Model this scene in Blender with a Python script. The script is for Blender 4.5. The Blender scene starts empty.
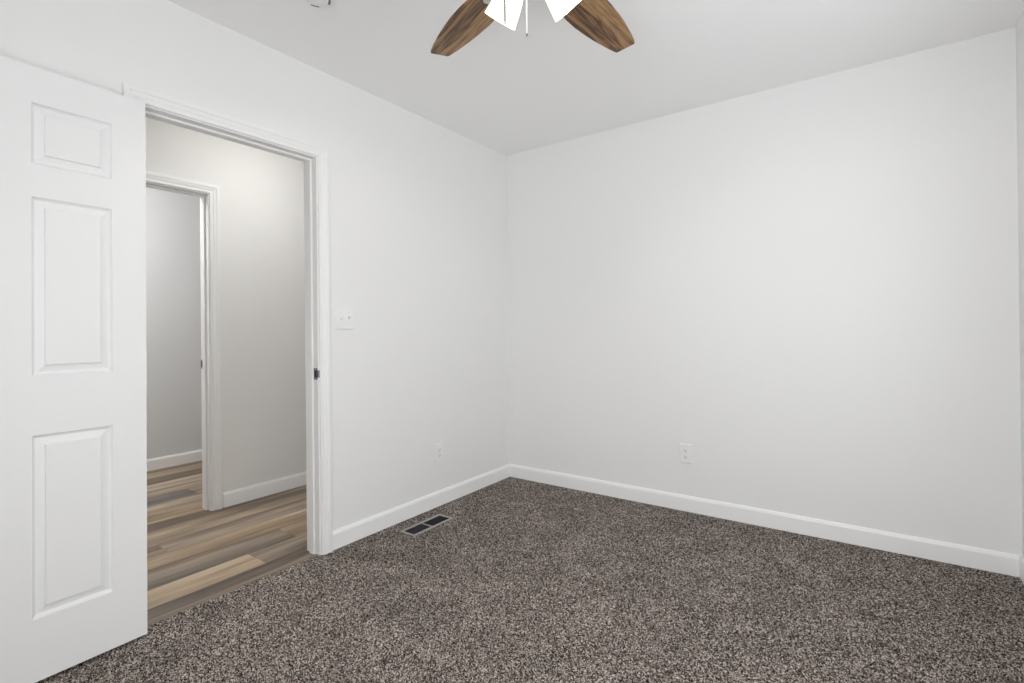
import bpy, bmesh, math, random
import numpy as np
from mathutils import Matrix, Vector

C = bpy.context.scene.collection
S = bpy.context.scene
PI = math.pi

YB = 1.2            # far end of the hall and of the room beyond it
# ------------------------------------------------------------------ camera, world, exposure, large lights
H = 2.44            # ceiling height
W = 2.7985          # room width (x), back wall at y=0, left wall at x=0
YF = -3.78          # front wall, behind the camera
yaw, pit, rol = 0.6182, 0.0026, -0.0101
fpx, shy = 509.89, -14.708
fw = Vector((-math.sin(yaw)*math.cos(pit), math.cos(yaw)*math.cos(pit), math.sin(pit)))
r0 = Vector((math.cos(yaw), math.sin(yaw), 0)); u0 = r0.cross(fw)
r2 = r0*math.cos(rol)+u0*math.sin(rol); u2 = u0*math.cos(rol)-r0*math.sin(rol)
cam = bpy.data.cameras.new('camera'); co = bpy.data.objects.new('camera', cam); C.objects.link(co)
M = Matrix.Identity(4)
for i in range(3):
    M[i][0] = r2[i]; M[i][1] = u2[i]; M[i][2] = -fw[i]; M[i][3] = (2.2750, -3.1475, 1.1255)[i]
co.matrix_world = M
cam.sensor_fit = 'HORIZONTAL'; cam.sensor_width = 36.0
cam.lens = 36.0*fpx/1024; cam.shift_y = shy/1024; cam.clip_start = 0.02
S.camera = co

S.view_settings.view_transform = 'Standard'; S.view_settings.look = 'None'
S.view_settings.gamma = 1.0; S.view_settings.use_curve_mapping = False
S.view_settings.exposure = 0.0
try:
    S.cycles.max_bounces = 14; S.cycles.diffuse_bounces = 8; S.cycles.transparent_max_bounces = 12
    S.cycles.use_denoising = True; S.cycles.sample_clamp_indirect = 6
except Exception:
    pass
wd = bpy.data.worlds.new('overcast_sky'); S.world = wd; wd.use_nodes = True
bg = wd.node_tree.nodes['Background']; bg.inputs[0].default_value = (0.80, 0.88, 1.0, 1); bg.inputs[1].default_value = 1.0

def area(name, loc, rot, sx, sy, power, col):
    l = bpy.data.lights.new(name, 'AREA'); l.shape = 'RECTANGLE'; l.size = sx; l.size_y = sy
    l.energy = power; l.color = col
    o = bpy.data.objects.new(name, l); C.objects.link(o); o.location = loc; o.rotation_euler = rot
    return o
P_WIN, P_FRONT, P_BULB, E_SHADE, E_DOME, E_FAR = 11.6, 38.5, 6.6, 1.6, 29.0, 100.0
# daylight at the right wall's window, and fill from an added front wall window
area('window_daylight', (W+0.10, -1.45, 1.40), (math.radians(90), 0, math.radians(90)), 1.0, 1.1, P_WIN, (0.97, 0.985, 1.0))
area('front_fill_light', (2.20, YF-0.10, 1.05), (math.radians(90), 0, 0), 0.74, 1.5, P_FRONT, (0.97, 0.985, 1.0))  # fill light added behind the camera to even out the walls

# ------------------------------------------------------------------ materials
def mat(name, col, rough=0.5, metal=0.0, spec=0.5):
    m = bpy.data.materials.new(name); m.use_nodes = True
    b = m.node_tree.nodes['Principled BSDF']
    b.inputs['Base Color'].default_value = (*col, 1); b.inputs['Roughness'].default_value = rough
    b.inputs['Metallic'].default_value = metal; b.inputs['Specular IOR Level'].default_value = spec
    return m
def N(m, t, **k):
    n = m.node_tree.nodes.new(t)
    for a, v in k.items(): setattr(n, a, v)
    return n
def L(m, a, b): m.node_tree.links.new(a, b)
def bump(m, scale, strength, dist, stretch=(1, 1, 1), detail=4):
    b = m.node_tree.nodes['Principled BSDF']
    tc = N(m, 'ShaderNodeTexCoord'); mp = N(m, 'ShaderNodeMapping'); mp.inputs['Scale'].default_value = stretch
    nz = N(m, 'ShaderNodeTexNoise'); nz.inputs['Scale'].default_value = scale; nz.inputs['Detail'].default_value = detail
    bp = N(m, 'ShaderNodeBump'); bp.inputs['Strength'].default_value = strength; bp.inputs['Distance'].default_value = dist
    L(m, tc.outputs['Object'], mp.inputs[0]); L(m, mp.outputs[0], nz.inputs['Vector'])
    L(m, nz.outputs['Fac'], bp.inputs['Height']); L(m, bp.outputs[0], b.inputs['Normal'])
    return m
def ramp(m, stops):
    r = N(m, 'ShaderNodeValToRGB'); e = r.color_ramp.elements
    while len(e) < len(stops): e.new(0.5)
    for i, (p, c) in enumerate(stops): e[i].position = p; e[i].color = (*c, 1)
    return r

m_wall = bump(mat('wall_paint', (0.86, 0.859, 0.853), 0.6, 0, 0.3), 140, 0.10, 0.002)
m_hallwall = bump(mat('hall_wall_paint', (0.82, 0.815, 0.80), 0.6, 0, 0.3), 140, 0.10, 0.002)
m_ceil = bump(mat('ceiling_paint', (0.94, 0.94, 0.94), 0.9, 0, 0.1), 90, 0.15, 0.003)
m_trim = mat('white_trim_paint', (0.93, 0.93, 0.925), 0.32, 0, 0.45)
m_casing = mat('door_casing_paint', (0.875, 0.875, 0.87), 0.35, 0, 0.42)
m_door = bump(mat('white_door_paint', (0.87, 0.87, 0.87), 0.42, 0, 0.4), 60, 0.10, 0.0015, (6, 6, 0.35), 6)
m_plastic = mat('white_plastic', (0.88, 0.88, 0.87), 0.3)
m_slot = mat('dark_slot', (0.015, 0.015, 0.015), 0.6)
m_nickel = mat('satin_nickel', (0.62, 0.60, 0.57), 0.32, 1.0)
m_steel = mat('strike_steel', (0.20, 0.20, 0.205), 0.35, 1.0)
m_regframe = mat('register_frame_paint', (0.40, 0.375, 0.35), 0.45)
m_dark = mat('dark_metal', (0.035, 0.035, 0.04), 0.45, 0.3)
m_greych = mat('grey_chain_metal', (0.04, 0.038, 0.036), 0.8, 0.0, 0.1)
m_slotg = mat('grey_slot', (0.16, 0.16, 0.16), 0.7)
m_duct = mat('duct_shadow', (0.02, 0.02, 0.022), 0.8)

# carpet
m_carpet = mat('flecked_carpet', (0.1, 0.09, 0.085), 1.0, 0, 0.05)
def carpet_nodes(m):
    b = m.node_tree.nodes['Principled BSDF']
    tc = N(m, 'ShaderNodeTexCoord')
    v = N(m, 'ShaderNodeTexVoronoi'); v.inputs['Scale'].default_value = 255; v.inputs['Randomness'].default_value = 1
    L(m, tc.outputs['Object'], v.inputs['Vector'])
    sep = N(m, 'ShaderNodeSeparateColor'); L(m, v.outputs['Color'], sep.inputs[0])
    r = ramp(m, [(0.0, (0.012, 0.0088, 0.0070)), (0.26, (0.054, 0.0430, 0.0362)), (0.51, (0.175, 0.1450, 0.1250)), (0.77, (0.385, 0.333, 0.296)), (1.0, (0.66, 0.595, 0.545))])
    L(m, sep.outputs[0], r.inputs[0])
    n1 = N(m, 'ShaderNodeTexNoise'); n1.inputs['Scale'].default_value = 5.5; n1.inputs['Detail'].default_value = 5; n1.inputs['Roughness'].default_value = 0.6
    L(m, tc.outputs['Object'], n1.inputs['Vector'])
    mr = N(m, 'ShaderNodeMapRange'); mr.inputs[1].default_value = 0.3; mr.inputs[2].default_value = 0.7
    mr.inputs[3].default_value = 0.80; mr.inputs[4].default_value = 1.20
    L(m, n1.outputs['Fac'], mr.inputs[0])
    mx = N(m, 'ShaderNodeMix', data_type='RGBA', blend_type='MULTIPLY'); mx.inputs[0].default_value = 1
    L(m, r.outputs[0], mx.inputs[6]); L(m, mr.outputs[0], mx.inputs[7])
    L(m, mx.outputs[2], b.inputs['Base Color'])
carpet_nodes(m_carpet)

# vinyl planks: each plank face carries its tone and a seed that shifts its grain
m_vinyl = mat('vinyl_plank', (0.3, 0.2, 0.1), 0.42, 0, 0.4)
def vinyl_nodes(m):
    b = m.node_tree.nodes['Principled BSDF']
    tc = N(m, 'ShaderNodeTexCoord')
    at = N(m, 'ShaderNodeAttribute'); at.attribute_name = 'tone'
    sd = N(m, 'ShaderNodeAttribute'); sd.attribute_name = 'seed'
    cb = N(m, 'ShaderNodeCombineXYZ'); L(m, sd.outputs['Fac'], cb.inputs[2])
    def grain(scale, sx, sy, detail, dist=0.0):
        mp = N(m, 'ShaderNodeMapping'); mp.inputs['Scale'].default_value = (sx, sy, 1)
        L(m, tc.outputs['Object'], mp.inputs[0])
        ad = N(m, 'ShaderNodeVectorMath', operation='ADD'); L(m, mp.outputs[0], ad.inputs[0]); L(m, cb.outputs[0], ad.inputs[1])
        n = N(m, 'ShaderNodeTexNoise'); n.inputs['Scale'].default_value = scale; n.inputs['Detail'].default_value = detail
        n.inputs['Distortion'].default_value = dist
        L(m, ad.outputs[0], n.inputs['Vector']); return n
    g1 = grain(1.0, 10, 0.7, 4, 0.7)      # broad light and dark streaks
    g2 = grain(1.0, 120, 4, 6)            # fine grain
    def mul(x, k, o):
        q = N(m, 'ShaderNodeMath', operation='MULTIPLY_ADD'); L(m, x, q.inputs[0]); q.inputs[1].default_value = k; q.inputs[2].default_value = o; return q.outputs[0]
    def add(x, y):
        q = N(m, 'ShaderNodeMath', operation='ADD'); L(m, x, q.inputs[0]); L(m, y, q.inputs[1]); return q.outputs[0]
    t = add(add(mul(at.outputs['Fac'], 1.05, -0.07), mul(g1.outputs['Fac'], 1.6, -0.8)), mul(g2.outputs['Fac'], 0.55, -0.275))
    r = ramp(m, [(0.0, (0.085, 0.058, 0.038)), (0.3, (0.19, 0.132, 0.084)), (0.55, (0.33, 0.237, 0.150)), (0.8, (0.47, 0.356, 0.232)), (1.0, (0.57, 0.45, 0.31))])
    L(m, t, r.inputs[0])
    gr = N(m, 'ShaderNodeAttribute'); gr.attribute_name = 'grey'
    hs = N(m, 'ShaderNodeHueSaturation'); L(m, r.outputs[0], hs.inputs['Color']); L(m, gr.outputs['Fac'], hs.inputs['Saturation'])
    L(m, hs.outputs[0], b.inputs['Base Color'])
    bp = N(m, 'ShaderNodeBump'); bp.inputs['Strength'].default_value = 0.15; bp.inputs['Distance'].default_value = 0.001
    L(m, g2.outputs['Fac'], bp.inputs['Height']); L(m, bp.outputs[0], b.inputs['Normal'])
vinyl_nodes(m_vinyl)

# fan blade wood (grain runs along the blade's local x)
m_blade = mat('walnut_blade', (0.2, 0.1, 0.05), 0.4, 0, 0.35)
def blade_nodes(m):
    b = m.node_tree.nodes['Principled BSDF']
    tc = N(m, 'ShaderNodeTexCoord')
    def grain(sx, sy, detail, dist, off):
        mp = N(m, 'ShaderNodeMapping'); mp.inputs['Scale'].default_value = (sx, sy, 1); mp.inputs['Location'].default_value = off
        L(m, tc.outputs['Object'], mp.inputs[0])
        n = N(m, 'ShaderNodeTexNoise'); n.inputs['Scale'].default_value = 1; n.inputs['Detail'].default_value = detail; n.inputs['Distortion'].default_value = dist
        L(m, mp.outputs[0], n.inputs['Vector']); return n
    a = grain(2.6, 26, 6, 1.4, (1.3, 0.2, 0)); c = grain(10, 170, 6, 0.3, (0, 3, 0))
    mx = N(m, 'ShaderNodeMath', operation='MULTIPLY_ADD'); L(m, c.outputs['Fac'], mx.inputs[0]); mx.inputs[1].default_value = 0.45
    L(m, a.outputs['Fac'], mx.inputs[2])
    r = ramp(m, [(0.55, (0.024, 0.0110, 0.0052)), (0.645, (0.095, 0.045, 0.019)), (0.74, (0.225, 0.119, 0.050)), (0.90, (0.38, 0.225, 0.105))])
    L(m, mx.outputs[0], r.inputs[0]); L(m, r.outputs[0], b.inputs['Base Color'])
blade_nodes(m_blade)

def emit(name, col, strength, base=(0.9, 0.9, 0.88)):
    m = mat(name, base, 0.25)
    b = m.node_tree.nodes['Principled BSDF']
    b.inputs['Emission Color'].default_value = (*col, 1); b.inputs['Emission Strength'].default_value = strength
    return m
m_shade = emit('lit_opal_glass', (1.0, 0.94, 0.80), E_SHADE)
m_bulb = emit('lit_bulb', (1.0, 0.94, 0.82), 4.0)
m_dome = emit('lit_hall_dome', (1.0, 0.99, 0.965), E_DOME)
m_dome_far = emit('far_fill_dome', (1.0, 0.99, 0.98), E_FAR)  # glow of the dome added to brighten the far room
m_glass = bpy.data.materials.new('window_glass'); m_glass.use_nodes = True
nt = m_glass.node_tree; nt.nodes.clear()
_o = nt.nodes.new('ShaderNodeOutputMaterial'); _t = nt.nodes.new('ShaderNodeBsdfTransparent'); _g = nt.nodes.new('ShaderNodeBsdfGlossy'); _x = nt.nodes.new('ShaderNodeMixShader')
_g.inputs['Roughness'].default_value = 0.02; _x.inputs[0].default_value = 0.07
nt.links.new(_t.outputs[0], _x.inputs[1]); nt.links.new(_g.outputs[0], _x.inputs[2]); nt.links.new(_x.outputs[0], _o.inputs[0])

# ------------------------------------------------------------------ helpers
def obj(name, bm, m, parent=None, smooth=False, recalc=True):
    if recalc: bmesh.ops.recalc_face_normals(bm, faces=bm.faces[:])
    me = bpy.data.meshes.new(name); bm.to_mesh(me); bm.free()
    if smooth:
        for p in me.polygons: p.use_smooth = True
        try: me.set_sharp_from_angle(angle=math.radians(35))
        except Exception: pass
    me.materials.append(m)
    o = bpy.data.objects.new(name, me); C.objects.link(o)
    if parent: o.parent = parent
    return o
def struct(name, bm, m, parent=None, **k):
    o = obj(name, bm, m, parent, **k)
    if not parent: o['kind'] = 'structure'
    return o
def tag(o, label, cat, group=None):
    o['label'] = label; o['category'] = cat
    if group: o['group'] = group
    return o
def thing(name, label, cat, loc, rot=(0, 0, 0), group=None):
    o = bpy.data.objects.new(name, None); C.objects.link(o); o.location = loc; o.rotation_euler = rot
    o.empty_display_size = 0.05
    return tag(o, label, cat, group)
def box(bm, x0, x1, y0, y1, z0, z1, bev=0.0, seg=2):
    t = bmesh.new()
    bmesh.ops.create_cube(t, size=1)
    for v in t.verts:
        v.co = Vector(((x0+x1)/2+v.co.x*(x1-x0), (y0+y1)/2+v.co.y*(y1-y0), (z0+z1)/2+v.co.z*(z1-z0)))
    if bev: bmesh.ops.bevel(t, geom=t.edges[:], offset=bev, segments=seg, affect='EDGES', profile=0.5)
    me = bpy.data.meshes.new('t'); t.to_mesh(me); t.free(); bm.from_mesh(me); bpy.data.meshes.remove(me)
    return bm
def B(*a, **k): return box(bmesh.new(), *a, **k)
def lathe(bm, prof, n=32, mtx=None, cap=True):
    rings = []
    for (r, z) in prof:
        rings.append([bm.verts.new((r*math.cos(2*PI*i/n), r*math.sin(2*PI*i/n), z)) for i in range(n)])
    for a, b in zip(rings, rings[1:]):
        for i in range(n): bm.faces.new((a[i], a[(i+1) % n], b[(i+1) % n], b[i]))
    if cap:
        bm.faces.new(rings[0][::-1]); bm.faces.new(rings[-1])
    if mtx is not None: bmesh.ops.transform(bm, matrix=mtx, verts=[v for r in rings for v in r])
    return bm
def tube(bm, pts, r, n=10):
    pts = [Vector(p) for p in pts]; rings = []
    for i, p in enumerate(pts):
        d = (pts[min(i+1, len(pts)-1)]-pts[max(i-1, 0)]).normalized()
        a = d.orthogonal().normalized(); b = d.cross(a)
        if rings:   # keep the frame steady
            a = (pa-d*pa.dot(d)).normalized(); b = d.cross(a)
        pa = a
        rr = r[i] if isinstance(r, (list, tuple)) else r
        rings.append([bm.verts.new(p+a*rr*math.cos(2*PI*k/n)+b*rr*math.sin(2*PI*k/n)) for k in range(n)])
    for q, s in zip(rings, rings[1:]):
        for i in range(n): bm.faces.new((q[i], q[(i+1) % n], s[(i+1) % n], s[i]))
    bm.faces.new(rings[0][::-1]); bm.faces.new(rings[-1])
    return bm
def wall_with_holes(axis, c0, c1, a0, a1, z0, z1, holes):
    """slab between c0 and c1 on the axis; spans a0..a1 and z0..z1; holes = (a0,a1,z0,z1)"""
    bm = bmesh.new()
    A = sorted({a0, a1, *[h[0] for h in holes], *[h[1] for h in holes]})
    Z = sorted({z0, z1, *[h[2] for h in holes], *[h[3] for h in holes]})
    solid = lambda i, k: 0 <= i < len(A)-1 and 0 <= k < len(Z)-1 and not any(h[0] <= (A[i]+A[i+1])/2 <= h[1] and h[2] <= (Z[k]+Z[k+1])/2 <= h[3] for h in holes)
    vv = {}
    def V(c, i, k):
        key = (c, i, k)
        if key not in vv:
            p = (c, A[i], Z[k]) if axis == 'x' else (A[i], c, Z[k])
            vv[key] = bm.verts.new(p)
        return vv[key]
    for i in range(len(A)-1):
        for k in range(len(Z)-1):
            if not solid(i, k): continue
            for c in (c0, c1): bm.faces.new((V(c, i, k), V(c, i+1, k), V(c, i+1, k+1), V(c, i, k+1)))
            if not solid(i-1, k): bm.faces.new((V(c0, i, k), V(c1, i, k), V(c1, i, k+1), V(c0, i, k+1)))
            if not solid(i+1, k): bm.faces.new((V(c0, i+1, k), V(c1, i+1, k), V(c1, i+1, k+1), V(c0, i+1, k+1)))
            if not solid(i, k-1): bm.faces.new((V(c0, i, k), V(c1, i, k), V(c1, i+1, k), V(c0, i+1, k)))
            if not solid(i, k+1): bm.faces.new((V(c0, i, k+1), V(c1, i, k+1), V(c1, i+1, k+1), V(c0, i+1, k+1)))
    return bm
def sweep(bm, prof, path):
    """prof = list of (s,t); path = list of functions (s,t)->point; closed profile"""
    rings = [[bm.verts.new(f(s, t)) for s, t in prof] for f in path]
    n = len(prof)
    for a, b in zip(rings, rings[1:]):
        for i in range(n): bm.faces.new((a[i], a[(i+1) % n], b[(i+1) % n], b[i]))
    bm.faces.new(rings[0][::-1]); bm.faces.new(rings[-1])
    return bm
CASING = [(0, 0), (0, 0.007), (0.002, 0.0095), (0.006, 0.0105), (0.012, 0.0105), (0.0145, 0.0085), (0.018, 0.0085),
          (0.024, 0.0115), (0.032, 0.0135), (0.036, 0.0138), (0.038, 0.0160), (0.042, 0.0172), (0.054, 0.0175), (0.0565, 0.0165), (0.057, 0.0140), (0.057, 0)]
def casing(bm, xf, sg, y0, y1, zt, zb=0.0):
    P = lambda f: (lambda s, t: (xf+sg*t, *f(s)))
    return sweep(bm, CASING, [P(lambda s: (y1+s, zb)), P(lambda s: (y1+s, zt+s)), P(lambda s: (y0-s, zt+s)), P(lambda s: (y0-s, zb))])
BB = [(0, 0), (0.012, 0), (0.012, 0.076), (0.0115, 0.0795), (0.0085, 0.087), (0.0065, 0.0925), (0.005, 0.094), (0, 0.094)]
def baseboard(bm, pts, nrm):
    """straight run from pts[0] to pts[1]; nrm points into the room"""
    a, b = Vector(pts[0]), Vector(pts[1]); n = Vector(nrm)
    f = lambda p: (lambda s, t: p+n*s+Vector((0, 0, t)))
    return sweep(bm, BB, [f(a), f(b)])

# ------------------------------------------------------------------ room shell
TW = 0.11                        # partition thickness
XL = -TW                         # hall side of the left wall
XH = -1.134                      # hall wall face
XH2 = XH-TW
XR = -2.545                      # far room's wall face
YH = -3.40                       # hall's other end
DY0, DY1, DZ = -2.376, -1.629, 1.991        # jamb faces of the bedroom doorway
R0, R1, RZ = DY0-0.018, DY1+0.018, DZ+0.018  # rough opening
HY0, HY1, HZ = -2.38, -1.640, 1.985
Q0, Q1, QZ = HY0-0.018, HY1+0.018, HZ+0.018

struct('wall_left', wall_with_holes('x', XL, 0.0, YF, 0.0, -0.02, H, [(R0, R1, -0.02, RZ)]), m_wall)
struct('wall_back', wall_with_holes('y', 0.0, 0.11, 0.0, W, -0.02, H, []), m_wall)
WX0, WX1, WZ0, WZ1 = -2.00, -0.90, 0.80, 2.0
struct('wall_right', wall_with_holes('x', W, W+0.14, YF, 0.11, -0.02, H, [(WX0, WX1, WZ0, WZ1)]), m_wall)
struct('wall_front', wall_with_holes('y', YF-0.14, YF, XL, W+0.14, -0.02, H, [(1.80, 2.60, 0.25, 1.85)]), m_wall)
struct('ceiling', B(0.0, W, YF, 0.0, H, H+0.1), m_ceil)

# carpet: a fine pile surface, open where the floor register sits
RX0, RX1, RY0, RY1 = 0.113, 0.225, -1.203, -0.886
def carpet():
    st = 0.0043
    xs = np.linspace(-0.008, W-0.001, int((W+0.007)/st)+1); ys = np.linspace(YF+0.001, -0.001, int((-YF)/st)+1)
    nx, ny = len(xs), len(ys)
    rng = np.random.default_rng(7)
    X, Y = np.meshgrid(xs, ys)
    X = X+rng.uniform(-.0015, .0015, X.shape); Y = Y+rng.uniform(-.0015, .0015, X.shape)
    X[:, 0] = np.where((ys > R0) & (ys < R1), -0.010+rng.uniform(-.004, .004, ny), 0.0005)
    Z = -0.0085+0.0095*rng.random(X.shape)**0.8
    co_ = np.stack([X, Y, Z], -1).reshape(-1, 3)
    i = np.arange(nx-1)[None, :]; j = np.arange(ny-1)[:, None]
    a = j*nx+i
    q = np.stack([a, a+1, a+nx+1, a+nx], -1).reshape(-1, 4)
    c = co_[q].mean(1)
    inside = (c[:, 0] > RX0+.006) & (c[:, 0] < RX1-.006) & (c[:, 1] > RY0+.006) & (c[:, 1] < RY1-.006)
    q = q[~inside]
    me = bpy.data.meshes.new('floor')
    me.vertices.add(len(co_)); me.vertices.foreach_set('co', co_.ravel().astype(np.float32))
    me.loops.add(q.size); me.loops.foreach_set('vertex_index', q.ravel().astype(np.int32))
    me.polygons.add(len(q)); me.polygons.foreach_set('loop_start', (np.arange(len(q))*4).astype(np.int32))
    me.update(); me.validate()
    me.materials.append(m_carpet)
    o = bpy.data.objects.new('floor', me); C.objects.link(o); o['kind'] = 'structure'
carpet()

# vinyl plank floor of the hall and the far room
def vinyl():
    rnd = random.Random(5)
    bm = bmesh.new(); rows = []
    PWID, PLEN, g = 0.1775, 1.22, 0.0006
    known = {0: (-1.823, 0.78, 0.40), 1: (-1.560, 0.34, 0.62), 2: (-1.10, 0.60, 0.5), 3: (-2.04, 0.5, 0.58), 4: (-1.05, 0.52, 0.38),
             8: (-1.52, 0.14, 0.5), -1: (-1.2, 0.44, 0.5), 5: (-1.0, 0.42, 0.3), 6: (-1.1, 0.55, 0.4), 7: (-2.2, 0.48, 0.6), 9: (-1.35, 0.6, 0.35)}   # joint, tone before, tone after
    greys = {(0, 'a'): 0.95, (0, 'b'): 0.75, (1, 'a'): 0.7, (8, 'a'): 0.4, (-1, 'a'): 0.75, (-1, 'b'): 0.8}
    tone, seed, grey = [], [], []
    for k in range(-1, 16):
        x1 = -0.1425-k*PWID; x0 = x1-PWID
        x1 = min(x1, -0.004); x0 = max(x0, XR-0.02)
        if x1 <= x0: continue
        jt, ta, tb = known.get(k, (rnd.uniform(-2, -1), rnd.uniform(.25, .75), rnd.uniform(.25, .75)))
        for n in range(-4, 5):
            y0 = jt+(n-1)*PLEN; y1 = jt+n*PLEN
            t = ta if n == 0 else tb if n == 1 else rnd.uniform(.25, .75)
            gy = greys.get((k, 'a' if n == 0 else 'b' if n == 1 else 'c'), rnd.uniform(.75, 1.0))
            y0c, y1c = max(y0, YH-0.02), min(y1, YB+0.02)
            if y1c <= y0c: continue
            box(bm, x0+g, x1-g, y0c+g, y1c-g, -0.014, -0.004)
            tone += [t]*6; seed += [rnd.uniform(0, 60)]*6; grey += [gy]*6
    box(bm, XR-0.02, -0.003, YH-0.02, YB+0.02, -0.03, -0.0055)
    tone += [0.0]*6; seed += [0.0]*6; grey += [0.5]*6
    o = struct('floor_hall', bm, m_vinyl)
    for nm, d in (('tone', tone), ('seed', seed), ('grey', grey)):
        at = o.data.attributes.new(nm, 'FLOAT', 'FACE'); at.data.foreach_set('value', d)
vinyl()

# hall and far room shell
struct('wall_hall', wall_with_holes('x', XH2, XH, YH, YB, -0.02, H, [(Q0, Q1, -0.02, QZ)]), m_hallwall)
struct('wall_hall_inner', wall_with_holes('x', XL, 0.0, 0.11, YB, -0.02, H, []), m_hallwall)
struct('wall_hall_end', wall_with_holes('y', YB, YB+0.1, XR-0.1, 0.0, -0.02, H, []), m_hallwall)
struct('wall_far_front', wall_with_holes('y', YH-0.1, YH, XR-0.1, XL, -0.02, H, []), m_hallwall)
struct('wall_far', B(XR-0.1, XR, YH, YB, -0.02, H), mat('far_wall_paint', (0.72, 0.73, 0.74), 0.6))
struct('ceiling_hall', B(XR-0.1, XL, YH-0.1, YB+0.1, H, H+0.1), m_ceil)

# ------------------------------------------------------------------ baseboards
struct('baseboard_left', baseboard(bmesh.new(), ((0, -1.571, 0), (0, 0, 0)), (1, 0, 0)), m_trim)
struct('baseboard_left_front', baseboard(bmesh.new(), ((0, YF, 0), (0, -2.44, 0)), (1, 0, 0)), m_trim)
struct('baseboard_back', baseboard(bmesh.new(), ((0.012, 0, 0), (W-0.012, 0, 0)), (0, -1, 0)), m_trim)
struct('baseboard_right', baseboard(bmesh.new(), ((W, 0, 0), (W, YF, 0)), (-1, 0, 0)), m_trim)
struct('baseboard_front', baseboard(bmesh.new(), ((W-0.012, YF, 0), (0.012, YF, 0)), (0, 1, 0)), m_trim)
hz = Vector((0, 0, -0.004))
def hb(name, a, b, n):
    o = struct(name, baseboard(bmesh.new(), (a, b), n), m_trim); o.location.z = -0.004; return o
hb('baseboard_hall', (XH, -1.566, 0), (XH, YB, 0), (1, 0, 0))
hb('baseboard_hall_left', (XH, YH, 0), (XH, -2.45, 0), (1, 0, 0))
hb('baseboard_far', (XR, YH, 0), (XR, YB, 0), (1, 0, 0))

# ------------------------------------------------------------------ door jambs and casings
def jamb(y0, y1, zt, xa, xb, stop0, stop1, ry0, ry1, rz, zb=-0.006):
    bm = bmesh.new()
    box(bm, xa, xb, ry0, y0, zb, rz, 0.001, 1); box(bm, xa, xb, y1, ry1, zb, rz, 0.001, 1); box(bm, xa, xb, y0, y1, zt, rz, 0.001, 1)
    box(bm, stop0, stop1, y0, y0+0.010, zb, zt, 0.0015, 2); box(bm, stop0, stop1, y1-0.010, y1, zb, zt, 0.0015, 2)
    box(bm, stop0, stop1, y0+0.010, y1-0.010, zt-0.010, zt, 0.0015, 2)
    return bm
jb = struct('trim_1', jamb(DY0, DY1, DZ, XL, 0.0, -0.074, -0.038, R0, R1, RZ), m_casing)
struct('trim_2', casing(bmesh.new(), 0.0, 1, DY0-0.006, DY1+0.006, DZ+0.006, -0.006), m_casing)
struct('trim_3', casing(bmesh.new(), XL, -1, DY0-0.006, DY1+0.006, DZ+0.006, -0.006), m_casing)
hj = struct('trim_4', jamb(HY0, HY1, HZ, XH2, XH, -1.205, -1.170, Q0, Q1, QZ), m_casing)
struct('trim_5', casing(bmesh.new(), XH, 1, HY0-0.006, HY1+0.006, HZ+0.006, -0.006), m_casing)
struct('trim_6', casing(bmesh.new(), XH2, -1, HY0-0.006, HY1+0.006, HZ+0.006, -0.006), m_casing)
def strike(parent, x0, x1, yj, zc, h=0.057):
    bm = bmesh.new(); yf = yj-0.0016; w = x1-x0; m = 0.007
    hx0, hx1, hz0, hz1 = x0+m, x1-m, zc-0.016, zc+0.016
    for a in ((x0, x1, zc-h/2, hz0), (x0, x1, hz1, zc+h/2), (x0, hx0, hz0, hz1), (hx1, x1, hz0, hz1)):
        box(bm, a[0], a[1], yf, yj, a[2], a[3])
    # curved lip towards the room
    sweep(bm, [(0, 0), (0.0016, 0), (0.0016, 0.036), (0, 0.036)], [
        (lambda s, t, x=x, y=y: (x, yf+y+s, zc-0.018+t)) for x, y in ((x1, 0), (x1+0.004, 0.0005), (x1+0.008, 0.003), (x1+0.0105, 0.0065))])
    o = obj('strike_plate', bm, m_steel, parent); o['label'] = 'grey metal strike plate'
    obj('latch_hole', B(hx0, hx1, yf+0.0006, yj+0.0002, hz0, hz1), m_slot, o)
    b2 = bmesh.new()
    for dz in (-0.022, 0.022):
        lathe(b2, [(0.0034, 0), (0.003, 0.0008), (0.001, 0.001)], 12, Matrix.Translation((x0+w/2, yf, zc+dz)) @ Matrix.Rotation(PI/2, 4, 'X'))
    obj('screw', b2, m_nickel, o)
strike(jb, -0.034, -0.006, DY1, 0.905)
strike(hj, -1.246, -1.214, HY1, 0.915)

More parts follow.
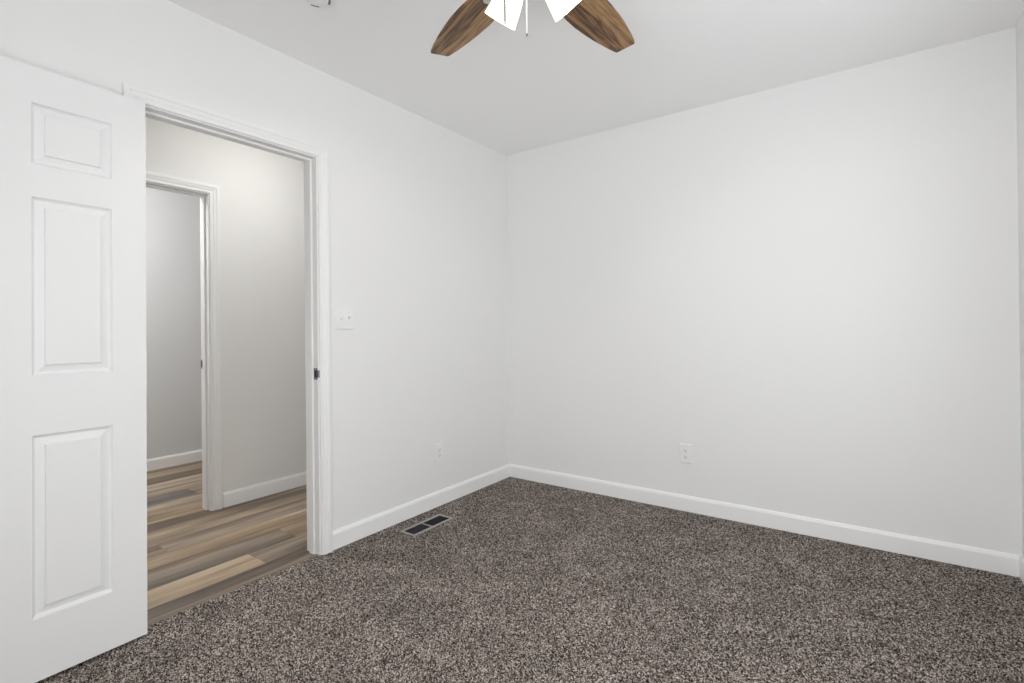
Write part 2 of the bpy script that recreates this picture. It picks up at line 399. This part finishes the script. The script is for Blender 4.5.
# ------------------------------------------------------------------ the open six-panel door
door = thing('door_1', None, None, (0.071, -2.396, -0.004), (0, 0, math.atan2(-0.705, 0.027)))
door.rotation_euler = (Matrix.Rotation(math.atan2(-0.705, 0.027), 3, 'Z') @ Matrix.Rotation(math.radians(-0.22), 3, 'Y')).to_euler()
for k in ('label', 'category'):
    if k in door: del door[k]
door['kind'] = 'structure'
def door_slab():
    U = [0, 0.103, 0.319, 0.421, 0.637, 0.740]; Z = [0.013, 0.213, 0.800, 0.990, 1.566, 1.671, 1.869, 1.984]
    RINGS = [(0, 0), (0.0015, -0.001), (0.0045, -0.0075), (0.0095, -0.0115), (0.0120, -0.0118), (0.0325, -0.0055), (0.0340, -0.0010), (0.0365, 0.0)]
    T = 0.035; bm = bmesh.new(); cache = {}
    def V(u, y, z):
        k = (round(u, 5), round(y, 5), round(z, 5))
        if k not in cache: cache[k] = bm.verts.new((u, y, z))
        return cache[k]
    for side in (0, 1):
        yy = (lambda d: d) if side == 0 else (lambda d: -T-d)
        for i in range(5):
            for k in range(7):
                u0, u1, z0, z1 = U[i], U[i+1], Z[k], Z[k+1]
                if i in (1, 3) and k in (1, 3, 5):
                    loops = []
                    for d, h in RINGS:
                        loops.append([V(u0+d, yy(h), z0+d), V(u1-d, yy(h), z0+d), V(u1-d, yy(h), z1-d), V(u0+d, yy(h), z1-d)])
                    for a, b in zip(loops, loops[1:]):
                        for q in range(4): bm.faces.new((a[q], a[(q+1) % 4], b[(q+1) % 4], b[q]))
                    bm.faces.new(loops[-1])
                else:
                    bm.faces.new((V(u0, yy(0), z0), V(u1, yy(0), z0), V(u1, yy(0), z1), V(u0, yy(0), z1)))
    for a in range(5):
        for z in (Z[0], Z[-1]): bm.faces.new((V(U[a], 0, z), V(U[a+1], 0, z), V(U[a+1], -T, z), V(U[a], -T, z)))
    for a in range(7):
        for u in (U[0], U[-1]): bm.faces.new((V(u, 0, Z[a]), V(u, 0, Z[a+1]), V(u, -T, Z[a+1]), V(u, -T, Z[a])))
    return bm
obj('door_panel', door_slab(), m_door, door)
for zc in (0.22, 1.0, 1.78):
    bm = bmesh.new()
    lathe(bm, [(0.0, zc-0.046), (0.0045, zc-0.045), (0.0055, zc-0.044), (0.0055, zc+0.044), (0.0045, zc+0.045), (0.0, zc+0.046)], 14, Matrix.Translation((-0.004, -0.0415, 0)), cap=False)
    box(bm, -0.0025, -0.0006, -0.036, -0.004, zc-0.044, zc+0.044)
    obj('hinge', bm, m_nickel, door, smooth=True)
def knob():
    bm = bmesh.new()
    prof = [(0.032, 0), (0.032, 0.004), (0.028, 0.009), (0.012, 0.011), (0.011, 0.03), (0.018, 0.036), (0.026, 0.046), (0.027, 0.055), (0.022, 0.063), (0.01, 0.067)]
    lathe(bm, prof, 28, Matrix.Translation((0.68, 0, 0.915)) @ Matrix.Rotation(-PI/2, 4, 'X'))
    return obj('door_knob', bm, m_nickel, door, smooth=True)
knob()

# ------------------------------------------------------------------ window beside the camera, and one added behind it for fill
def window(name, x0, x1, z0, z1, yin, yout, sill=True):
    w = bpy.data.objects.new(name, None); C.objects.link(w); w['kind'] = 'structure'; w.location = ((x0+x1)/2, yin, z0)
    ox, oy, oz = w.location
    def b(bm, a0, a1, b0, b1, c0, c1, bev=0.002): return box(bm, a0-ox, a1-ox, b0-oy, b1-oy, c0-oz, c1-oz, bev)
    f = 0.045; ym = (yin+yout)/2
    bm = bmesh.new()
    for a in ((x0, x0+f, z0, z1), (x1-f, x1, z0, z1), (x0+f, x1-f, z0, z0+f), (x0+f, x1-f, z1-f, z1)): b(bm, a[0], a[1], ym-0.04, ym+0.03, a[2], a[3])
    obj('window_frame', bm, m_plastic, w)
    zm = (z0+z1)/2; bm = bmesh.new(); b(bm, x0+f, x1-f, ym-0.025, ym+0.025, zm-0.022, zm+0.022); obj('meeting_rail', bm, m_plastic, w)
    for (c0, c1, yy) in ((z0+f, zm-0.022, ym+0.01), (zm+0.022, z1-f, ym-0.01)):
        bm = bmesh.new(); b(bm, x0+f, x1-f, yy-0.002, yy+0.002, c0, c1, 0); obj('pane', bm, m_glass, w)
    bm = bmesh.new()
    for a in ((x0-0.057, x0, z0-0.057, z1+0.057), (x1, x1+0.057, z0-0.057, z1+0.057), (x0, x1, z1, z1+0.057), (x0, x1, z0-0.057, z0)): b(bm, a[0], a[1], yin, yin+0.014, a[2], a[3])
    obj('window_casing', bm, m_trim, w)
    bm = bmesh.new(); b(bm, x0, x1, ym+0.03, yin+0.03, z0-0.002, z0+0.016); obj('window_sill', bm, m_trim, w)
    return w
w1 = window('window_1', WX0, WX1, WZ0, WZ1, 0.0, -0.14)
w1.location = (W, (WX0+WX1)/2, WZ0); w1.rotation_euler = (0, 0, math.radians(90))
window('fill_window_2', 1.80, 2.60, 0.25, 1.85, YF, YF-0.14)  # unseen window, added to carry the front fill light


# ------------------------------------------------------------------ ceiling fan with lights
FX, FY = 1.468, -1.902
BZ = 2.20
fan = thing('ceiling_fan', 'five-blade ceiling fan with dark walnut blades and lit white glass shades', 'ceiling fan', (FX, FY, H))
def LZ(z): return z-H
bm = lathe(bmesh.new(), [(0.085, 0.0), (0.085, LZ(2.425)), (0.075, LZ(2.40)), (0.05, LZ(2.385)), (0.03, LZ(2.38))], 40); obj('canopy', bm, m_nickel, fan, smooth=True)
bm = lathe(bmesh.new(), [(0.03, LZ(2.385)), (0.06, LZ(2.375)), (0.105, LZ(2.355)), (0.118, LZ(2.325)), (0.118, LZ(2.275)), (0.105, LZ(2.245)), (0.075, LZ(2.225)), (0.055, LZ(2.222))], 48); obj('motor_housing', bm, m_nickel, fan, smooth=True)
bm = lathe(bmesh.new(), [(0.045, LZ(2.224)), (0.066, LZ(2.215)), (0.068, LZ(2.165)), (0.055, LZ(2.145)), (0.03, LZ(2.135)), (0.012, LZ(2.128)), (0.004, LZ(2.118))], 40); obj('switch_housing', bm, m_nickel, fan, smooth=True)
# blades
def blade_mesh():
    # outline along local x (radial): (r, half width)
    prof = [(0.150, 0.030), (0.165, 0.046), (0.20, 0.0585), (0.2514, 0.0675), (0.3017, 0.0725), (0.362, 0.0738), (0.4223, 0.0700), (0.4726, 0.0649), (0.5229, 0.057), (0.5631, 0.0506), (0.602, 0.0425), (0.6125, 0.0385), (0.6154, 0.0335)]
    bm = bmesh.new(); T = 0.007
    top = []; bot = []
    for s in (1, -1):
        for r, w in (prof if s == 1 else prof[::-1]):
            top.append(bm.verts.new((r, s*w, T))); bot.append(bm.verts.new((r, s*w, 0)))
    bm.faces.new(top); bm.faces.new(bot[::-1])
    n = len(top)
    for i in range(n): bm.faces.new((top[i], bot[i], bot[(i+1) % n], top[(i+1) % n]))
    return bm
vd = math.atan2(1.258, -0.807)     # azimuth from the camera to the hub
first = None
BLADE_A = vd-math.radians(36)
for k in range(5):
    a = BLADE_A+k*2*PI/5
    if first is None:
        first = obj('blade', blade_mesh(), m_blade, fan)
        bm = bmesh.new()
        # iron: flat arm from the motor out to a pad under the blade
        pts = [(0.10, 0.016), (0.14, 0.013), (0.17, 0.018), (0.20, 0.030), (0.225, 0.030), (0.238, 0.018)]
        tp, bt = [], []
        for s in (1, -1):
            for r, w in (pts if s == 1 else pts[::-1]):
                z = 0.0055 if r < 0.16 else -0.0005
                tp.append(bm.verts.new((r, s*w, 0.0095 if r < 0.16 else 0.0))); bt.append(bm.verts.new((r, s*w, 0.0045 if r < 0.16 else -0.004)))
        bm.faces.new(tp); bm.faces.new(bt[::-1])
        for i in range(len(tp)): bm.faces.new((tp[i], bt[i], bt[(i+1) % len(tp)], tp[(i+1) % len(tp)]))
        fi = obj('blade_bracket', bm, m_nickel, first)
        b = first; 
    else:
        b = first.copy(); C.objects.link(b); b.parent = fan
        q = fi.copy(); C.objects.link(q); q.parent = b
    b.location = (0, 0, LZ(BZ)); b.rotation_euler = (math.radians(-7), 0, a)
    b.rotation_mode = 'XYZ'
# light kit: three arms, opal shades and bulbs
SH_L, SH_T = 0.098, math.radians(43)
NECK_R, NECK_Z = 0.068, 2.160
shade_prof = [(0.024, 0.0), (0.031, 0.004), (0.037, 0.014), (0.042, 0.032), (0.0455, 0.052), (0.049, 0.075), (0.0525, SH_L)]
f1 = None
for k, da in enumerate((-60, 46, 177)):
    a = vd+math.radians(da)
    ax = Vector((math.sin(SH_T), 0, -math.cos(SH_T)))
    rot = Matrix.Rotation(a, 4, 'Z')
    neck = Vector((NECK_R, 0, LZ(NECK_Z)))
    # local frame: +z of the shade along its axis
    zq = Vector((0, 0, 1)).rotation_difference(ax).to_matrix().to_4x4()
    base = Matrix.Translation(neck) @ zq
    if f1 is None:
        bm = tube(bmesh.new(), [(0.045, 0, LZ(2.200)), (0.058, 0, LZ(2.198)), (0.066, 0, LZ(2.186)), tuple(neck-ax*0.012), tuple(neck-ax*0.002)], [0.008, 0.008, 0.008, 0.009, 0.02], 14)
        A = obj('light_arm', bm, m_nickel, fan, smooth=True)
        bm = lathe(bmesh.new(), [(0.018, -0.006), (0.027, -0.004), (0.029, 0.006), (0.028, 0.012), (0.0245, 0.013)], 28, base); Hh = obj('shade_holder', bm, m_nickel, A, smooth=True)
        outer = shade_prof; inner = [(r-0.0028, z) for r, z in shade_prof[::-1]]
        bm = lathe(bmesh.new(), outer+inner+[outer[0]], 40, base, cap=False)
        bmesh.ops.remove_doubles(bm, verts=bm.verts[:], dist=1e-5)
        Sd = obj('lamp_shade', bm, m_shade, fan, smooth=True)
        bm = lathe(bmesh.new(), [(0.012, 0.010), (0.013, 0.014), (0.018, 0.021), (0.020, 0.028), (0.017, 0.035), (0.010, 0.040), (0.002, 0.042)], 24, base); Bb = obj('bulb', bm, m_bulb, Sd, smooth=True)
        f1 = (A, Hh, Sd, Bb)
        for o in (A, Sd): o.rotation_euler = (0, 0, a); o.location.z = 0.002
    else:
        A2 = f1[0].copy(); C.objects.link(A2); A2.parent = fan; A2.rotation_euler = (0, 0, a); A2.location.z = -0.010 if k == 1 else 0
        h2 = f1[1].copy(); C.objects.link(h2); h2.parent = A2
        S2 = f1[2].copy(); C.objects.link(S2); S2.parent = fan; S2.rotation_euler = (0, 0, a); S2.location.z = -0.010 if k == 1 else 0
        b2 = f1[3].copy(); C.objects.link(b2); b2.parent = S2
    # the bulb's own light, shining out of the open mouth
    l = bpy.data.lights.new('bulb_light', 'POINT'); l.energy = P_BULB; l.color = (1.0, 0.95, 0.87); l.shadow_soft_size = 0.008
    lo = bpy.data.objects.new('bulb_light', l); C.objects.link(lo)
    lo.location = Vector((FX, FY, H))+(rot @ (neck+ax*0.050))+Vector((0, 0, (0.002, -0.010, 0)[k]))
# pull chains
rt = Vector((math.sin(vd), -math.cos(vd), 0)); fd = Vector((math.cos(vd), math.sin(vd), 0))
def chain(off, zt, zb, r, m, endm, label, fob):
    p = rt*off[0]+fd*off[1]
    bm = bmesh.new()
    n = int((zt-zb)/0.0042)
    prof = []
    for i in range(n):
        z0 = LZ(zt)-i*(zt-zb)/n; h = (zt-zb)/n
        prof += [(r*0.55, z0), (r, z0-h*0.25), (r, z0-h*0.6), (r*0.55, z0-h*0.92)]
    lathe(bm, prof, 10, Matrix.Translation(p))
    o = obj('pull_chain', bm, m, fan, smooth=True); o['label'] = label
    bm = lathe(bmesh.new(), [(0.001, LZ(zb)+0.001), (fob, LZ(zb)-0.002), (fob*1.15, LZ(zb)-0.005), (fob*0.7, LZ(zb)-0.008)], 12, Matrix.Translation(p)); obj('chain_end', bm, endm, o, smooth=True)
chain((-0.012, -0.02), 2.135, 1.972, 0.0026, m_plastic, m_steel, 'white pull chain', 0.0025)
chain((-0.074, -0.03), 2.16, 2.002, 0.0028, m_greych, m_greych, 'grey pull chain', 0.0022)

# ------------------------------------------------------------------ smoke detector
sm = thing('smoke_detector', 'round white smoke detector on the ceiling above the doorway side of the fan', 'smoke detector', (0.533, -1.978, H))
obj('base_plate', lathe(bmesh.new(), [(0.066, 0), (0.066, -0.010), (0.064, -0.012)], 48), m_plastic, sm, smooth=True)
bm = lathe(bmesh.new(), [(0.060, -0.0115), (0.0585, -0.030), (0.054, -0.036), (0.044, -0.039), (0.010, -0.040)], 48); obj('cover', bm, m_plastic, sm, smooth=True)
for k in range(4):                                                # arc-shaped openings round the lower face
    bm = bmesh.new(); a0 = 2*PI*k/4+math.radians(152)-0.31; rows = []
    for q in range(9):
        a = a0+q/8*0.62; ca, sa = math.cos(a), math.sin(a)
        rows.append([bm.verts.new((rr*ca, rr*sa, zz)) for rr, zz in ((0.0445, -0.0394), (0.0525, -0.0378), (0.0525, -0.034), (0.0445, -0.034))])
    for p, q in zip(rows, rows[1:]):
        for t in range(4): bm.faces.new((p[t], p[(t+1) % 4], q[(t+1) % 4], q[t]))
    bm.faces.new(rows[0][::-1]); bm.faces.new(rows[-1])
    obj('vent_slot', bm, m_slotg, sm)
obj('test_button', lathe(bmesh.new(), [(0.012, -0.0395), (0.0115, -0.042), (0.002, -0.0425)], 24), m_plastic, sm, smooth=True)

# ------------------------------------------------------------------ wall plates
# built in local space: x across, y up, z out of the wall
def place(t, loc, nrm):
    n = Vector(nrm); x = Vector((0, 0, 1)).cross(n)
    m = Matrix((x, Vector((0, 0, 1)), n)).transposed().to_4x4(); m.translation = loc
    t.matrix_world = m
def plate(w, h, holes=()):
    return B(-w/2, w/2, -h/2, h/2, -0.001, 0.0085, bev=0.0032, seg=3)
def screw(parent, x, y, z):
    bm = lathe(bmesh.new(), [(0.0036, 0), (0.0034, 0.0009), (0.0015, 0.0013)], 16, Matrix.Translation((x, y, z))); o = obj('screw', bm, m_plastic, parent, smooth=True)
    obj('screw_slot', B(x-0.0028, x+0.0028, y-0.0005, y+0.0005, z+0.0011, z+0.0014), m_slot, o)
sw = thing('light_switch', 'white double toggle light switch on the wall right of the doorway', 'light switch', (0, 0, 0))
place(sw, (0, -1.473, 1.187), (1, 0, 0))
obj('cover_plate', plate(0.117, 0.117), m_plastic, sw)
for cx, up in ((-0.023, -1), (0.023, 1)):
    bm = bmesh.new()
    box(bm, cx-0.0052, cx+0.0052, -0.012, 0.012, 0.004, 0.0092, 0.0008, 1)
    o = obj('toggle_bezel', bm, m_plastic, sw)
    bm = bmesh.new(); prof = [(-0.0045, -0.006), (0.0045, -0.006), (0.0045, 0.006), (-0.0045, 0.006)]
    sweep(bm, prof, [(lambda s, t, d=d, k=k: (cx+s*k, t*k+up*d*0.62, 0.0082+d)) for d, k in ((0, 1), (0.007, 0.92), (0.013, 0.8), (0.0145, 0.6))])
    obj('toggle', bm, m_plastic, sw)
    for sy in (-0.030, 0.030): screw(sw, cx, sy, 0.0083)
def outlet(label, loc, nrm):
    t = thing('wall_outlet', label, 'outlet', (0, 0, 0)); place(t, loc, nrm)
    obj('cover_plate', plate(0.070, 0.115), m_plastic, t)
    for cy in (-0.0195, 0.0195):
        bm = bmesh.new(); vs = []
        for i in range(36):
            a = 2*PI*i/36; vs.append((0.0172*math.cos(a), max(-0.0137, min(0.0137, 0.0172*math.sin(a)))))
        tp = [bm.verts.new((x, cy+y, 0.0098)) for x, y in vs]; bt = [bm.verts.new((x, cy+y, 0.004)) for x, y in vs]
        bm.faces.new(tp); bm.faces.new(bt[::-1])
        for i in range(36): bm.faces.new((tp[i], bt[i], bt[(i+1) % 36], tp[(i+1) % 36]))
        bmesh.ops.remove_doubles(bm, verts=bm.verts[:], dist=1e-6)
        r = obj('receptacle', bm, m_plastic, t)
        obj('prong_slot', B(-0.0075, -0.0052, cy-0.0015, cy+0.0065, 0.0096, 0.0100), m_slot, r)
        obj('prong_slot', B(0.0052, 0.0075, cy-0.0005, cy+0.0055, 0.0096, 0.0100), m_slot, r)
        obj('ground_hole', lathe(bmesh.new(), [(0.0028, 0.0096), (0.0028, 0.0100)], 14, Matrix.Translation((0, cy-0.0075, 0))), m_slot, r)
    screw(t, 0, 0, 0.0083)
    return t
outlet('white duplex wall outlet low on the wall between doorway and corner, above the floor vent', (0, -0.770, 0.336), (1, 0, 0))
outlet('white duplex wall outlet low on the long back wall right of the corner', (1.330, 0, 0.350), (0, -1, 0))

# ------------------------------------------------------------------ floor register
rg = thing('floor_vent', 'rectangular metal floor vent with pale rim set into the carpet beside the left baseboard', 'floor vent', ((RX0+RX1)/2, (RY0+RY1)/2, 0))
w2, l2 = (RX1-RX0)/2, (RY1-RY0)/2; rim = 0.011
bm = bmesh.new()
for a in ((-w2, w2, -l2, -l2+rim), (-w2, w2, l2-rim, l2), (-w2, -w2+rim, -l2+rim, l2-rim), (w2-rim, w2, -l2+rim, l2-rim)):
    box(bm, a[0], a[1], a[2], a[3], -0.003, 0.0045, 0.0012, 2)
obj('frame', bm, m_regframe, rg)
obj('divider', B(-w2+rim, w2-rim, -0.0035, 0.0035, -0.008, 0.0005, 0.001), m_regframe, rg)
for s in (-1, 1):
    c = s*(l2-rim+0.0045)/2; hl = (l2-rim-0.0045)/2
    for k in range(9):
        x = -w2+rim+0.007+k*(2*(w2-rim)-0.014)/8
        bm = B(x-0.0011, x+0.0011, c-hl, c+hl, -0.012, -0.002); bmesh.ops.rotate(bm, verts=bm.verts[:], cent=(x, c, -0.007), matrix=Matrix.Rotation(math.radians(25*s), 3, 'Y'))
        obj('louver', bm, m_dark, rg)
bm = bmesh.new()
i0, i1, j0, j1 = -w2+0.004, w2-0.004, -l2+0.004, l2-0.004
box(bm, i0, i1, j0, j1, -0.075, -0.072); box(bm, i0, i0+0.002, j0, j1, -0.072, -0.003); box(bm, i1-0.002, i1, j0, j1, -0.072, -0.003); box(bm, i0, i1, j0, j0+0.002, -0.072, -0.003); box(bm, i0, i1, j1-0.002, j1, -0.072, -0.003)
obj('duct_boot', bm, m_duct, rg)

# ------------------------------------------------------------------ hall ceiling light, and a fill dome added in the room beyond it
def dome_light(label, loc, m):
    t = thing('ceiling_light', label, 'ceiling light', loc)
    obj('base_plate', lathe(bmesh.new(), [(0.15, 0), (0.15, -0.02), (0.135, -0.024)], 40), m_nickel, t, smooth=True)
    obj('dome', lathe(bmesh.new(), [(0.132, -0.023), (0.128, -0.05), (0.105, -0.075), (0.06, -0.092), (0.005, -0.097)], 40), m, t, smooth=True)
dome_light('round flush ceiling light with glowing white dome in the hallway outside the doorway', (-0.46, -1.42, H), m_dome)
dome_light('round glowing white dome added as unseen fill light in the room beyond the hallway', (-1.85, -2.25, H), m_dome_far)
